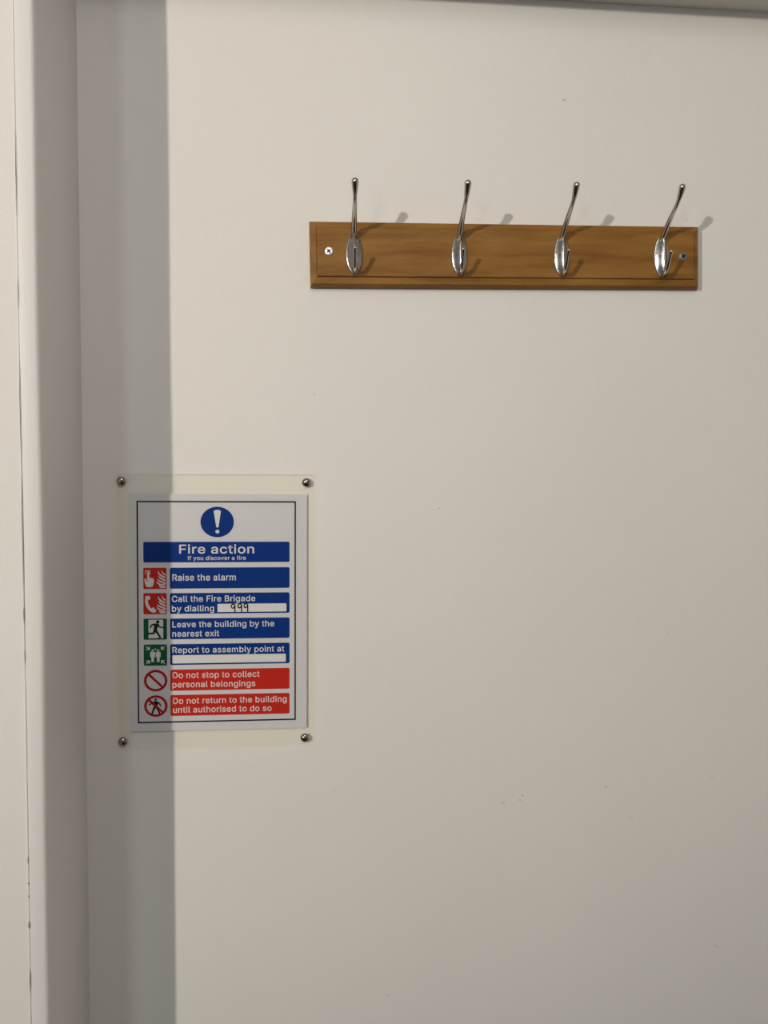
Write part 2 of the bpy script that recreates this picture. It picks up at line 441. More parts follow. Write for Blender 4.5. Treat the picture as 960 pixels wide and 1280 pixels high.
# lettering
# outline meshes of the sans-serif letters used on the sign: advance, xy pairs, triangles
GLYPHS = {
'B': (456, [247,-11,49,-11,49,520,242,520,292,515,334,501,367,477,390,448,405,412,409,374,406,342,397,315,382,293,363,277,341,265,326,259,326,271,343,268,369,255,393,235,412,208,425,175,429,136,424,97,410,61,385,31,349,8,303,-6,136,220,136,68,244,68,293,73,323,88,339,110,344,137,341,158,333,178,319,195,300,208,277,217,248,220,136,441,136,296,237,296,262,299,283,306,301,317,314,332,322,351,325,372,320,399,305,421,279,435,239,441], [1,41,2,41,3,2,41,4,3,41,5,4,41,6,5,41,7,6,41,53,7,53,52,7,52,8,7,1,42,41,51,8,52,50,8,51,50,9,8,49,9,50,49,10,9,48,10,49,47,10,48,47,11,10,46,11,47,45,11,46,45,12,11,44,12,45,43,12,44,1,28,42,28,43,42,28,12,43,28,16,12,16,13,12,16,17,13,17,14,13,28,15,16,14,18,17,15,18,14,28,18,15,28,19,18,28,40,19,40,20,19,1,29,28,39,20,40,38,20,39,38,21,20,37,21,38,36,21,37,35,21,36,35,22,21,34,22,35,33,22,34,33,23,22,32,23,33,32,24,23,31,24,32,30,24,31,1,30,29,1,24,30,1,25,24,1,26,25,1,27,26,1,0,27]),
'C': (510, [344,-6,307,-15,267,-18,202,-10,144,15,96,56,60,110,37,177,29,254,37,331,60,398,96,452,144,493,202,518,267,527,307,524,344,515,378,500,409,480,436,454,457,424,474,389,487,337,400,337,390,369,380,388,367,405,351,419,332,430,312,438,290,443,268,445,226,439,189,423,159,396,135,359,120,312,114,254,120,197,135,149,159,112,190,86,226,69,268,64,290,66,312,70,332,78,351,90,367,103,380,120,390,140,400,171,487,171,474,120,458,85,436,55,409,29,378,9], [13,15,14,13,16,15,12,16,13,12,17,16,12,18,17,11,18,12,11,19,18,11,31,19,31,30,19,30,20,19,10,32,11,32,31,11,29,20,30,10,33,32,28,20,29,27,20,28,27,21,20,10,34,33,26,21,27,25,21,26,9,34,10,9,35,34,25,22,21,24,22,25,23,22,24,9,36,35,8,36,9,8,37,36,8,38,37,7,38,8,7,39,38,6,39,7,50,52,51,50,53,52,6,40,39,49,53,50,48,53,49,48,54,53,6,41,40,5,41,6,47,54,48,46,54,47,5,42,41,46,55,54,45,55,46,44,55,45,5,43,42,43,55,44,5,55,43,4,55,5,4,56,55,4,57,56,3,57,4,3,0,57,3,1,0,2,1,3]),
'D': (502, [356,21,293,-3,219,-11,85,-11,85,68,214,68,269,74,312,90,345,117,369,154,383,200,388,255,383,310,369,356,346,392,314,419,272,435,220,441,82,441,82,520,226,520,297,512,358,488,407,449,443,396,465,331,473,255,465,179,443,114,407,60,49,520,136,520,136,-11,49,-11], [33,19,30,19,31,30,33,18,19,31,20,19,32,20,31,32,17,20,17,21,20,17,22,21,17,23,22,17,16,23,16,24,23,33,17,18,33,4,17,4,32,17,15,24,16,14,24,15,14,25,24,13,25,14,12,25,13,12,26,25,11,26,12,11,27,26,10,27,11,9,27,10,9,28,27,8,28,9,7,28,8,7,29,28,6,29,7,5,29,6,33,3,4,32,5,4,32,29,5,32,0,29,32,1,0,32,2,1,3,32,33,32,2,3]),
'F': (410, [136,-11,49,-11,49,520,380,520,380,441,136,441,136,289,357,289,357,210,136,210], [1,5,2,5,3,2,5,4,3,1,6,5,1,9,6,9,7,6,9,8,7,1,0,9]),
'H': (517, [136,-11,49,-11,49,520,136,520,136,300,381,300,381,520,468,520,468,-11,381,-11,381,221,136,221], [1,3,2,1,4,3,5,7,6,5,8,7,1,11,4,11,5,4,11,10,5,10,8,5,1,0,11,9,8,10]),
'I': (180, [46,-11,134,-11,134,520,46,520], [0,1,2,0,2,3]),
'L': (393, [372,-11,49,-11,49,520,136,520,136,68,372,68], [1,3,2,1,4,3,1,5,4,1,0,5]),
'R': (449, [136,-11,49,-11,49,520,236,520,292,514,338,498,374,473,400,438,415,398,420,352,415,306,400,266,374,232,338,207,292,192,236,187,85,187,85,266,233,266,267,269,293,277,311,289,324,306,332,327,334,352,331,378,324,400,311,417,293,430,267,438,232,441,136,441,446,-11,346,-11,212,240,309,240], [1,17,2,17,31,2,31,3,2,31,4,3,31,5,4,31,6,5,31,30,6,30,7,6,17,0,31,29,7,30,29,8,7,28,8,29,27,8,28,26,8,27,25,8,26,25,9,8,24,9,25,23,9,24,23,10,9,22,10,23,22,11,10,21,11,22,20,11,21,19,11,20,18,11,19,1,16,17,0,34,17,34,18,17,34,11,18,34,35,11,35,12,11,0,15,34,15,33,34,32,13,35,13,12,35,14,32,13,15,32,14,1,15,16,1,0,15,33,32,15]),
'a': (389, [219,-9,192,-17,160,-20,123,-16,90,-5,61,13,38,39,24,70,19,108,23,140,34,167,51,187,72,203,96,214,123,221,150,227,177,231,208,235,232,238,249,241,259,244,263,248,265,256,265,256,262,276,257,291,248,303,235,312,218,318,196,320,173,318,153,312,138,304,126,293,116,282,106,261,25,284,48,328,71,354,99,373,130,386,162,393,194,395,217,394,241,390,267,382,292,370,314,351,332,325,344,292,348,252,348,-11,266,-11,266,41,279,41,273,32,260,17,242,2,134,63,151,58,170,56,199,60,223,68,241,82,254,99,262,118,265,139,265,169,275,176,263,171,249,168,233,165,217,162,202,160,188,159,177,157,157,154,138,148,123,141,112,132,105,121,103,105,105,90,111,79,120,70], [41,43,42,41,44,43,40,44,41,40,45,44,39,45,40,39,46,45,38,46,39,38,47,46,37,47,38,37,48,47,36,30,37,30,29,37,29,48,37,29,28,48,28,49,48,36,31,30,27,49,28,36,32,31,26,49,27,36,33,32,25,49,26,36,34,33,25,50,49,24,50,25,35,34,36,23,50,24,22,50,23,21,50,22,21,51,50,20,51,21,19,68,20,68,51,20,18,68,19,17,68,18,16,68,17,15,68,16,14,68,15,13,68,14,12,68,13,11,68,12,10,68,11,10,69,68,67,51,68,10,70,69,66,51,67,10,71,70,9,71,10,9,72,71,9,73,72,9,74,73,9,75,74,9,76,75,9,77,76,9,78,77,9,79,78,8,79,9,65,51,66,8,80,79,8,81,80,64,51,65,7,81,8,7,82,81,63,51,64,7,83,82,62,54,63,54,51,63,7,84,83,6,84,7,6,58,84,61,54,62,6,59,58,60,54,61,6,60,59,6,53,60,53,54,60,6,56,53,56,52,53,55,51,54,5,56,6,56,51,55,5,57,56,52,51,56,4,57,5,4,0,57,3,0,4,3,1,0,2,1,3]),
'b': (424, [319,7,277,-13,230,-19,195,-16,168,-6,146,8,129,24,118,40,112,48,123,48,123,-11,42,-11,42,520,125,520,125,330,112,330,118,338,129,353,145,369,167,383,194,392,229,395,277,389,319,370,354,339,380,297,396,247,401,189,396,131,380,80,354,38,168,74,192,62,220,58,249,62,273,74,292,94,306,121,314,153,317,189,314,225,306,257,292,283,273,302,249,315,220,319,191,315,168,303,149,284,135,259,127,227,124,189,127,152,135,119,149,93], [11,13,12,11,15,13,15,16,13,16,14,13,20,22,21,19,22,20,19,23,22,18,23,19,18,24,23,17,24,18,16,24,17,16,25,24,14,45,16,45,25,16,11,14,15,11,49,14,49,48,14,48,47,14,47,46,14,46,45,14,44,25,45,43,25,44,42,25,43,42,26,25,41,26,42,11,50,49,40,26,41,40,27,26,11,51,50,39,27,40,11,52,51,38,27,39,38,28,27,37,28,38,11,53,52,37,29,28,36,29,37,11,54,53,35,29,36,11,8,54,8,31,54,35,30,29,34,30,35,8,32,31,33,30,34,8,33,32,8,9,33,9,30,33,11,7,8,10,6,9,6,30,9,11,6,7,6,0,30,11,10,6,5,0,6,4,0,5,4,1,0,3,1,4,3,2,1]),
'c': (396, [264,-11,236,-17,207,-19,156,-13,111,7,74,38,46,80,29,130,23,187,29,245,46,296,74,338,111,369,156,389,207,395,236,394,263,388,288,378,311,365,332,348,349,328,362,305,376,269,296,249,288,272,281,283,273,293,263,302,252,309,239,314,224,318,208,319,176,314,152,301,133,281,119,254,110,223,107,187,110,153,119,121,133,95,152,75,176,62,208,57,224,59,239,62,252,68,264,75,274,84,282,95,289,107,297,130,377,110,364,73,350,50,333,29,313,12,289,-1], [13,15,14,13,16,15,12,16,13,12,17,16,12,18,17,11,18,12,11,19,18,11,20,19,10,31,11,31,20,11,31,30,20,30,21,20,10,32,31,29,21,30,28,21,29,10,33,32,27,21,28,27,22,21,26,22,27,10,34,33,9,34,10,25,22,26,24,22,25,9,35,34,23,22,24,9,36,35,8,36,9,8,37,36,8,38,37,7,38,8,7,39,38,6,39,7,50,52,51,6,40,39,50,53,52,49,53,50,6,41,40,48,53,49,47,53,48,5,41,6,46,53,47,5,42,41,46,54,53,45,54,46,44,54,45,5,43,42,43,54,44,5,54,43,5,55,54,4,55,5,4,56,55,4,57,56,3,57,4,3,0,57,3,1,0,2,1,3]),
'd': (424, [257,-6,230,-16,195,-19,147,-13,105,7,71,38,45,80,28,130,23,189,28,247,45,297,71,339,106,370,148,389,195,395,230,392,258,383,279,369,296,353,307,338,312,330,300,330,300,520,383,520,383,-11,302,-11,302,48,313,48,307,40,295,24,279,8,152,74,176,62,205,58,233,62,256,74,275,93,289,119,298,152,301,189,298,227,289,259,276,284,257,303,233,315,205,319,175,315,151,302,132,283,119,257,110,225,107,189,110,153,119,121,133,94], [21,23,22,21,19,23,19,20,23,20,24,23,13,15,14,13,16,15,12,16,13,12,17,16,11,17,12,11,18,17,11,19,18,10,19,11,10,45,19,45,21,19,45,20,21,45,44,20,44,43,20,43,42,20,42,41,20,41,24,20,10,46,45,10,47,46,10,48,47,9,48,10,9,49,48,40,24,41,9,50,49,8,50,9,39,24,40,8,51,50,38,24,39,8,52,51,7,52,8,7,53,52,37,24,38,6,53,7,6,54,53,36,24,37,6,31,54,35,27,36,27,24,36,5,31,6,5,32,31,34,27,35,5,33,32,33,27,34,5,26,33,26,27,33,5,29,26,29,25,26,28,24,27,29,24,28,4,29,5,4,30,29,25,24,29,4,0,30,3,0,4,3,1,0,2,1,3]),
'e': (404, [287,-6,251,-16,212,-19,158,-13,111,7,73,38,46,80,29,130,23,187,29,244,45,294,72,337,109,369,154,389,205,395,238,393,270,384,300,370,327,349,350,321,367,286,379,243,382,194,382,158,64,158,64,232,375,232,300,183,296,235,288,264,274,287,256,305,233,315,205,319,176,315,152,304,133,287,119,265,110,239,107,210,107,178,110,141,120,111,136,88,157,71,182,61,213,57,232,59,250,63,265,70,278,81,288,93,299,118,380,98,363,58,343,32,317,10], [13,15,14,13,16,15,12,16,13,12,17,16,12,18,17,11,18,12,11,19,18,10,34,11,34,33,11,33,19,11,33,32,19,32,20,19,31,20,32,10,35,34,30,20,31,10,36,35,9,36,10,29,20,30,9,37,36,29,21,20,9,38,37,28,21,29,8,25,9,25,38,9,28,26,21,26,22,21,25,39,38,27,26,28,8,24,25,39,26,25,39,22,26,40,22,39,40,23,22,7,24,8,41,23,40,7,41,24,41,23,24,7,42,41,6,42,7,51,53,52,6,43,42,51,54,53,50,54,51,6,44,43,49,54,50,5,44,6,5,45,44,48,54,49,47,54,48,5,46,45,46,54,47,46,55,54,5,55,46,4,55,5,4,56,55,4,0,56,3,0,4,3,1,0,2,1,3]),
'f': (254, [-5,390,239,390,239,316,-5,316,153,-11,70,-11,70,432,74,464,86,492,106,514,131,529,158,538,187,541,208,540,224,538,237,534,256,528,235,454,219,460,213,461,205,462,195,463,175,460,163,452,155,439,153,418], [11,13,12,11,14,13,10,14,11,10,15,14,10,16,15,9,16,10,9,17,16,8,19,9,19,18,9,18,17,9,7,21,8,21,20,8,20,19,8,6,22,7,22,21,7,6,23,22,6,24,23,6,25,24,5,25,6,5,4,25,3,1,0,3,2,1]),
'g': (425, [295,-146,253,-158,207,-162,166,-159,130,-150,100,-136,75,-118,55,-97,35,-65,105,-26,119,-46,129,-58,142,-69,159,-78,180,-84,207,-86,245,-81,275,-66,294,-42,300,-5,300,57,312,57,307,49,295,34,279,19,257,6,229,-3,195,-6,149,0,107,17,72,46,45,85,29,134,23,191,29,248,45,298,71,339,106,370,148,389,196,395,230,392,258,383,280,369,296,353,308,338,314,330,302,330,302,390,383,390,383,-10,378,-57,360,-96,331,-126,152,85,176,74,205,70,234,74,257,84,276,102,290,125,298,156,301,193,298,229,290,260,276,285,257,303,234,315,205,319,175,315,152,303,133,283,119,258,110,228,107,193,110,157,119,127,133,103], [38,40,39,38,41,40,46,44,47,44,48,47,44,45,48,45,49,48,37,41,38,37,42,41,36,42,37,36,43,42,36,44,43,35,44,36,35,67,44,67,46,44,67,45,46,67,66,45,66,65,45,65,64,45,64,63,45,63,49,45,35,68,67,35,69,68,35,70,69,34,70,35,34,71,70,62,49,63,34,72,71,33,72,34,61,49,62,33,73,72,60,49,61,33,74,73,32,74,33,32,75,74,59,49,60,31,75,32,31,76,75,58,49,59,31,53,76,57,21,58,21,49,58,30,53,31,30,54,53,56,21,57,30,55,54,55,21,56,30,20,55,20,21,55,30,23,20,23,19,20,22,49,21,23,49,22,29,23,30,29,24,23,19,49,23,29,25,24,28,25,29,28,26,25,27,26,28,18,49,19,18,50,49,8,10,9,17,50,18,8,11,10,17,51,50,8,12,11,7,12,8,16,51,17,7,13,12,7,14,13,15,51,16,7,15,14,7,51,15,7,52,51,6,52,7,5,52,6,5,0,52,4,0,5,4,1,0,3,1,4,3,2,1]),
'h': (410, [136,277,128,255,125,226,125,-11,42,-11,42,520,125,520,125,276,85,276,114,339,146,371,184,390,227,396,266,391,301,378,329,356,351,326,364,287,368,241,368,-11,285,-11,285,234,280,271,265,297,241,313,210,318,187,315,166,308,149,295], [4,8,5,8,6,5,8,9,6,9,7,6,11,13,12,11,14,13,10,14,11,10,15,14,9,15,10,9,16,15,7,28,9,28,27,9,27,26,9,26,25,9,25,16,9,25,24,16,24,17,16,23,17,24,22,17,23,7,0,28,22,18,17,7,1,0,4,7,8,4,1,7,21,18,22,4,2,1,21,19,18,20,19,21,4,3,2]),
'i': (167, [122,446,104,435,84,432,63,435,46,446,34,463,30,483,34,503,46,520,63,531,84,535,104,531,122,520,134,503,138,483,134,463,125,-11,42,-11,42,390,125,390], [17,19,18,17,16,19,9,11,10,9,12,11,8,12,9,8,13,12,7,13,8,6,13,7,6,14,13,5,14,6,5,15,14,4,15,5,4,0,15,3,0,4,3,1,0,2,1,3]),
'l': (189, [163,-12,151,-13,139,-13,97,-7,66,12,47,44,42,84,42,520,125,520,125,99,126,79,130,69,135,65,147,63,154,63,159,64,163,64,178,67,194,-6,174,-10], [6,8,7,6,9,8,6,10,9,5,10,6,5,11,10,5,12,11,16,18,17,5,13,12,15,18,16,14,18,15,13,18,14,5,18,13,4,18,5,3,18,4,3,19,18,2,19,3,2,0,19,2,1,0]),
'm': (610, [125,-11,42,-11,42,390,123,390,123,284,92,284,108,328,124,353,144,372,167,386,193,394,220,397,261,390,295,369,319,337,336,284,297,284,312,326,329,350,350,370,376,385,405,394,437,397,471,393,502,382,529,362,550,334,564,298,568,256,568,-11,485,-11,485,253,480,285,465,304,444,315,418,319,397,317,380,310,366,299,355,285,349,267,346,247,346,-11,263,-11,263,259,258,284,245,303,225,315,199,319,181,317,163,310,148,299,135,284,127,263,125,237], [10,12,11,21,23,22,9,12,10,20,23,21,20,24,23,1,5,2,5,3,2,5,6,3,6,4,3,9,13,12,8,13,9,19,24,20,19,25,24,7,13,8,18,25,19,7,14,13,18,26,25,6,14,7,17,26,18,6,17,14,17,15,14,17,35,26,35,27,26,4,50,6,50,49,6,49,48,6,48,17,6,48,47,17,47,16,17,15,37,17,37,36,17,36,35,17,34,27,35,33,27,34,46,16,47,4,51,50,15,38,37,32,27,33,45,16,46,15,39,38,4,52,51,32,28,27,15,40,39,31,28,32,1,4,5,1,53,4,53,52,4,44,16,45,44,15,16,44,40,15,44,41,40,1,54,53,43,41,44,31,29,28,30,29,31,43,42,41,1,0,54]),
'n': (410, [136,277,128,255,125,226,125,-11,42,-11,42,390,123,390,123,276,85,276,114,339,146,371,184,390,227,396,266,391,300,378,329,356,350,326,364,287,368,241,368,-11,285,-11,285,234,280,271,265,297,241,313,210,318,187,315,166,308,149,295], [11,13,12,11,14,13,4,8,5,8,6,5,8,9,6,9,7,6,10,14,11,10,15,14,9,15,10,9,16,15,7,27,9,27,26,9,26,25,9,25,16,9,25,24,16,24,17,16,23,17,24,7,28,27,22,17,23,7,0,28,22,18,17,7,1,0,4,7,8,4,1,7,21,18,22,4,2,1,21,19,18,20,19,21,4,3,2]),
'o': (415, [304,7,259,-13,207,-19,156,-13,111,7,74,38,46,80,29,130,23,187,29,245,46,296,74,338,111,369,156,389,207,396,259,389,304,369,342,338,369,296,386,245,392,187,386,130,369,80,342,38,152,75,176,62,207,58,239,62,264,75,283,95,297,122,305,153,308,187,305,222,297,254,283,281,263,301,239,314,207,319,176,314,152,301,133,281,119,254,110,223,107,187,110,153,119,121,133,95], [13,15,14,13,16,15,12,16,13,12,17,16,11,17,12,11,18,17,10,38,11,38,18,11,10,39,38,37,18,38,10,40,39,36,18,37,10,41,40,35,18,36,9,41,10,35,19,18,9,42,41,34,19,35,9,43,42,33,19,34,8,43,9,33,20,19,8,44,43,32,20,33,8,45,44,31,20,32,31,21,20,7,45,8,7,46,45,30,21,31,30,22,21,6,46,7,29,22,30,6,47,46,28,22,29,6,24,47,28,23,22,5,24,6,27,23,28,5,25,24,26,23,27,5,26,25,5,23,26,4,23,5,4,0,23,3,0,4,3,1,0,2,1,3]),
'p': (424, [125,-154,42,-154,42,390,123,390,123,330,112,330,117,338,129,353,145,369,167,383,194,392,229,395,277,389,319,370,354,339,380,297,396,247,401,189,396,131,380,80,354,38,319,7,277,-13,230,-19,195,-16,168,-6,146,8,130,24,118,39,112,48,125,48,168,74,192,62,220,58,249,62,273,74,292,94,306,121,314,153,317,189,314,225,306,257,292,283,273,302,249,315,220,319,191,315,168,303,149,284,135,259,127,227,124,189,127,152,135,119,149,93], [10,12,11,9,12,10,1,5,2,5,3,2,5,6,3,6,4,3,9,13,12,8,13,9,8,14,13,7,14,8,6,14,7,6,15,14,4,45,6,45,15,6,1,4,5,1,50,4,50,49,4,49,48,4,48,47,4,47,46,4,46,45,4,44,15,45,43,15,44,42,15,43,42,16,15,41,16,42,40,16,41,40,17,16,1,51,50,39,17,40,1,52,51,38,17,39,38,18,17,37,18,38,1,53,52,37,19,18,36,19,37,1,29,53,29,54,53,35,19,36,29,31,54,35,20,19,34,20,35,29,32,31,33,20,34,29,33,32,29,30,33,30,20,33,1,28,29,0,27,30,27,20,30,1,27,28,27,21,20,1,0,27,26,21,27,25,21,26,25,22,21,24,22,25,24,23,22]),
'r': (259, [125,-11,42,-11,42,390,123,390,123,332,109,332,121,354,146,376,178,391,212,396,221,396,230,395,238,395,254,394,254,309,237,312,229,313,218,314,207,315,184,312,164,305,148,293,135,278,127,259,125,236], [8,10,9,8,11,10,8,12,11,8,13,12,8,14,13,7,14,8,1,5,2,5,3,2,5,6,3,6,4,3,6,14,7,4,15,6,15,14,6,1,4,5,1,23,4,23,22,4,22,21,4,21,20,4,20,19,4,19,18,4,18,17,4,17,16,4,16,15,4,1,24,23,1,0,24]),
's': (365, [264,-4,226,-15,182,-19,143,-16,108,-7,78,9,53,31,35,59,21,102,101,119,115,85,130,70,153,60,181,56,214,60,238,71,252,86,257,103,254,116,246,128,232,137,209,144,146,159,99,176,64,200,43,233,36,274,41,308,56,338,80,362,111,381,147,392,187,395,225,392,258,383,286,367,307,346,324,321,339,282,262,265,249,291,236,307,216,318,187,321,159,318,137,308,124,294,120,277,123,263,131,252,148,242,175,234,233,220,280,204,314,179,335,146,342,107,337,72,321,41,297,15], [31,33,32,31,34,33,30,34,31,30,35,34,29,35,30,29,36,35,28,36,29,28,37,36,27,43,28,43,37,28,27,44,43,42,37,43,42,38,37,27,45,44,41,38,42,26,45,27,26,46,45,40,38,41,26,47,46,39,38,40,26,48,47,25,48,26,25,49,48,25,50,49,25,51,50,25,52,51,24,52,25,24,53,52,24,54,53,23,54,24,23,55,54,22,55,23,21,55,22,21,56,55,20,56,21,19,56,20,18,56,19,8,10,9,17,56,18,17,57,56,16,57,17,7,10,8,15,57,16,7,11,10,15,58,57,14,58,15,7,12,11,13,58,14,7,13,12,6,13,7,6,58,13,6,59,58,5,59,6,5,0,59,4,0,5,4,1,0,3,1,4,3,2,1]),
't': (227, [-5,390,215,390,215,316,-5,316,54,92,54,482,137,482,137,98,139,79,144,69,154,63,171,61,176,61,184,62,192,63,210,66,226,-6,205,-12,193,-14,181,-15,168,-15,121,-8,84,13,61,48], [4,6,5,4,7,6,3,1,0,3,2,1,4,8,7,23,8,4,23,9,8,23,10,9,14,16,15,23,11,10,13,16,14,12,16,13,11,16,12,23,16,11,22,16,23,21,16,22,21,17,16,20,17,21,20,18,17,20,19,18]),
'u': (410, [264,8,225,-10,182,-16,144,-12,109,1,81,23,59,54,46,92,42,138,42,390,125,390,125,145,130,108,145,83,169,67,200,61,223,64,244,72,261,84,274,102,282,125,285,153,285,390,368,390,368,-11,287,-11,287,103,325,103,295,40], [8,10,9,8,11,10,21,23,22,21,27,23,27,24,23,20,27,21,8,12,11,7,12,8,19,26,20,26,27,20,7,13,12,19,25,26,28,24,27,18,25,19,6,13,7,17,25,18,6,14,13,16,25,17,6,15,14,15,25,16,6,0,15,0,25,15,5,0,6,0,24,28,4,0,5,4,1,0,25,24,0,3,1,4,3,2,1]),
'v': (389, [234,-11,155,-11,1,390,92,390,176,159,187,124,198,90,207,56,220,10,169,10,183,56,192,90,202,124,214,159,297,390,387,390], [1,3,2,1,4,3,13,15,14,13,0,15,1,5,4,12,0,13,1,11,5,11,6,5,11,6,12,6,0,12,7,0,6,1,10,11,1,9,10,8,0,7,1,8,9,1,0,8]),
'x': (379, [97,-11,0,-11,183,254,182,136,8,390,106,390,157,311,174,284,189,259,203,235,227,195,156,195,180,235,193,259,207,284,224,312,276,390,372,390,198,133,198,249,379,-11,281,-11,222,79,205,106,190,131,177,154,153,193,224,193,201,154,188,131,174,106,157,79], [3,26,4,26,5,4,26,6,5,15,17,16,15,10,17,10,18,17,14,10,15,26,7,6,26,2,7,2,8,7,13,10,14,2,9,8,12,19,13,19,10,13,1,26,2,26,12,2,12,3,2,12,18,19,10,20,19,26,11,12,3,18,12,26,10,11,26,27,10,27,18,10,18,20,10,1,3,26,3,25,26,28,18,27,29,18,28,3,24,25,1,29,3,29,24,3,24,18,3,29,24,18,24,20,18,1,30,29,23,20,24,1,31,30,22,20,23,21,20,22,1,0,31]),
'y': (389, [63,-154,52,-152,34,-146,53,-73,73,-77,89,-79,102,-78,112,-74,122,-66,132,-53,140,-32,151,-2,1,390,92,390,176,159,187,124,197,90,206,56,220,10,169,10,183,56,192,90,202,124,214,159,298,390,387,390,214,-62,201,-91,185,-114,166,-133,144,-146,119,-154,92,-156,76,-156], [11,13,12,11,14,13,23,25,24,23,18,25,18,26,25,11,15,14,22,18,23,21,16,22,16,18,22,11,21,15,21,16,15,11,20,21,17,18,16,11,19,20,11,18,19,11,26,18,10,26,11,9,26,10,8,26,9,8,27,26,7,27,8,2,4,3,6,27,7,2,5,4,5,27,6,2,27,5,2,28,27,2,29,28,2,30,29,1,30,2,1,31,30,0,31,1,0,32,31,33,32,0]),
' ': (187, [], [])}

def text_bm(body, x0, x1, base, cap, y, track=22):
    b = bmesh.new(); pen = 0; lo, hi = 1e9, -1e9; vs = []
    for ch in body:
        adv, xy, tri = GLYPHS[ch]
        vv = [b.verts.new((pen + xy[i], y, xy[i+1])) for i in range(0, len(xy), 2)]
        for i in range(0, len(tri), 3):
            t3 = [vv[k] for k in tri[i:i+3]]
            if len(set(t3)) == 3:
                try: b.faces.new(t3)
                except ValueError: pass
        pen += adv + track
    hx = max(v.co.x for v in b.verts); lx = min(v.co.x for v in b.verts)
    sx = (x1-x0)/(hx-lx)*MM; sz = cap/521*MM
    for v in b.verts:
        v.co = Vector((x0*MM + (v.co.x-lx)*sx, y, base*MM + v.co.z*sz))
    return b
def letters(parent, *args):
    o = obj('lettering', text_bm(*args), WHITE, parent, None); return o

# header symbol
ms = flatobj('mandatory_symbol', [ellipse(0.3, 105.2, 19.2, 17.8, 64)], BLUE, Y_PANEL, sign)
bar = [(-3.4, 115.6), (-3.9, 117.2), (-3.2, 118.4), (-1.4, 119.2), (.6, 119.4), (2.6, 119.1), (4.2, 118.2), (4.7, 117.0), (4.2, 115.6),
       (1.9, 99.8), (1.3, 98.9), (.5, 98.6), (-.3, 98.9), (-.8, 99.8)]
flatobj('exclamation_mark', [bar, ellipse(0.5, 94.0, 2.3, 2.2, 24)], WHITE, Y_INK, ms)

pt = flatobj('title_panel', [rrect_pts(-84, 58.2, 84, 82.1, 1.6)], BLUE, Y_PANEL, sign)
letters(pt, 'Fire action', -43.3, 42.8, 68.6, 10.3, Y_INK)
letters(pt, 'If you discover a fire', -33.3, 33.2, 60.9, 4.7, Y_INK)

rows_ = [(27.6, 52.1, BLUE, [('Raise the alarm', -51.2, 21.6, 37.0, 7.4)]),
         (-1.9, 22.4, BLUE, [('Call the Fire Brigade', -51.9, 44.1, 12.3, 7.0), ('by dialling', -51.9, -3.6, 0.9, 7.0)]),
         (-31.6, -7.3, BLUE, [('Leave the building by the', -51.5, 66.1, -17.6, 7.0), ('nearest exit', -51.5, 2.3, -28.5, 7.0)]),
         (-61.8, -37.3, BLUE, [('Report to assembly point at', -51.6, 77.9, -47.6, 6.9)]),
         (-92.1, -67.2, RED, [('Do not stop to collect', -51.3, 49.0, -77.2, 7.0), ('personal belongings', -51.8, 44.0, -88.2, 7.0)]),
         (-121.8, -97.1, RED, [('Do not return to the building', -51.2, 80.7, -107.5, 7.0), ('until authorised to do so', -51.2, 62.9, -118.0, 7.0)])]
panels = []
for zb_, zt_, m_, txt in rows_:
    p = flatobj('instruction_panel', [rrect_pts(-54.1, zb_, 84, zt_, 1.9)], m_, Y_PANEL, sign); panels.append(p)
    for tt in txt: letters(p, *tt[:5], Y_INK)
    p['label'] = ('blue' if m_ is BLUE else 'red') + ' panel reading ' + ' '.join(t_[0] for t_ in txt)
f1 = flatobj('answer_box', [rrect_pts(.3, -.2, 80.3, 9.4, .8)], WHITE, Y_INK, panels[1])
f2 = flatobj('answer_box', [rrect_pts(-51.6, -60.0, 79.6, -50.3, .8)], WHITE, Y_INK, panels[3])
nine = []
for cx, tz in ((18.2, 8.0), (25.9, 8.3), (33.0, 8.6)):
    pts = [(cx+2.0, tz-.2), (cx+.2, tz+.9), (cx-1.7, tz-.4), (cx-1.6, tz-3.0), (cx+.3, tz-3.8), (cx+1.9, tz-2.0), (cx+2.1, tz+.3), (cx+2.3, tz-4), (cx+2.2, tz-8.6)]
    nine += stroke_polys([(a_, c_, 1.45) for a_, c_ in pts], True, 5)
flatobj('handwritten_number', nine, BLACK, Y_INK2, panels[1])['label'] = 'handwritten 999 in black pen'

# pictograms, drawn in unit squares (u right, v down)
IX0, IX1 = -84.2, -57.7
def U(zt_, zb_):
    return lambda u, v: (IX0 + (IX1-IX0)*u, zt_ - (zt_-zb_)*v)
def poly(f, pts): return [f(*p) for p in pts]
def stk(f, pts, sc=26.0): return stroke_polys([(*f(p[0], p[1]), p[2]*sc) for p in pts])
def uell(f, cu_, cv, ru, rv, n=20): return [f(cu_+ru*math.cos(2*math.pi*k/n), cv+rv*math.sin(2*math.pi*k/n)) for k in range(n)]
def flames(f):
    out = []
    for s in ([(.78, .12, .01), (.83, .24, .05), (.93, .33, .07)], [(.62, .14, .01), (.69, .30, .07), (.81, .40, .07), (.93, .46, .06)],
              [(.64, .38, .01), (.72, .48, .065), (.84, .55, .07), (.93, .60, .07)], [(.58, .53, .01), (.69, .62, .065), (.81, .68, .07), (.93, .74, .07)],
              [(.57, .62, .01), (.64, .74, .07), (.78, .81, .07), (.93, .79, .03)], [(.66, .84, .01), (.76, .91, .07), (.93, .90, .07)]):
        out += stk(f, s)
    return out
def panel_icon(m_, zt_, zb_, label):
    o = flatobj('pictogram', [rrect_pts(IX0, zb_, IX1, zt_, 1.4)], m_, Y_PANEL, sign); o['label'] = label
    return o, U(zt_, zb_)
o, f = panel_icon(RED, 52.1, 27.4, 'red square with white hand pressing a button and flames')
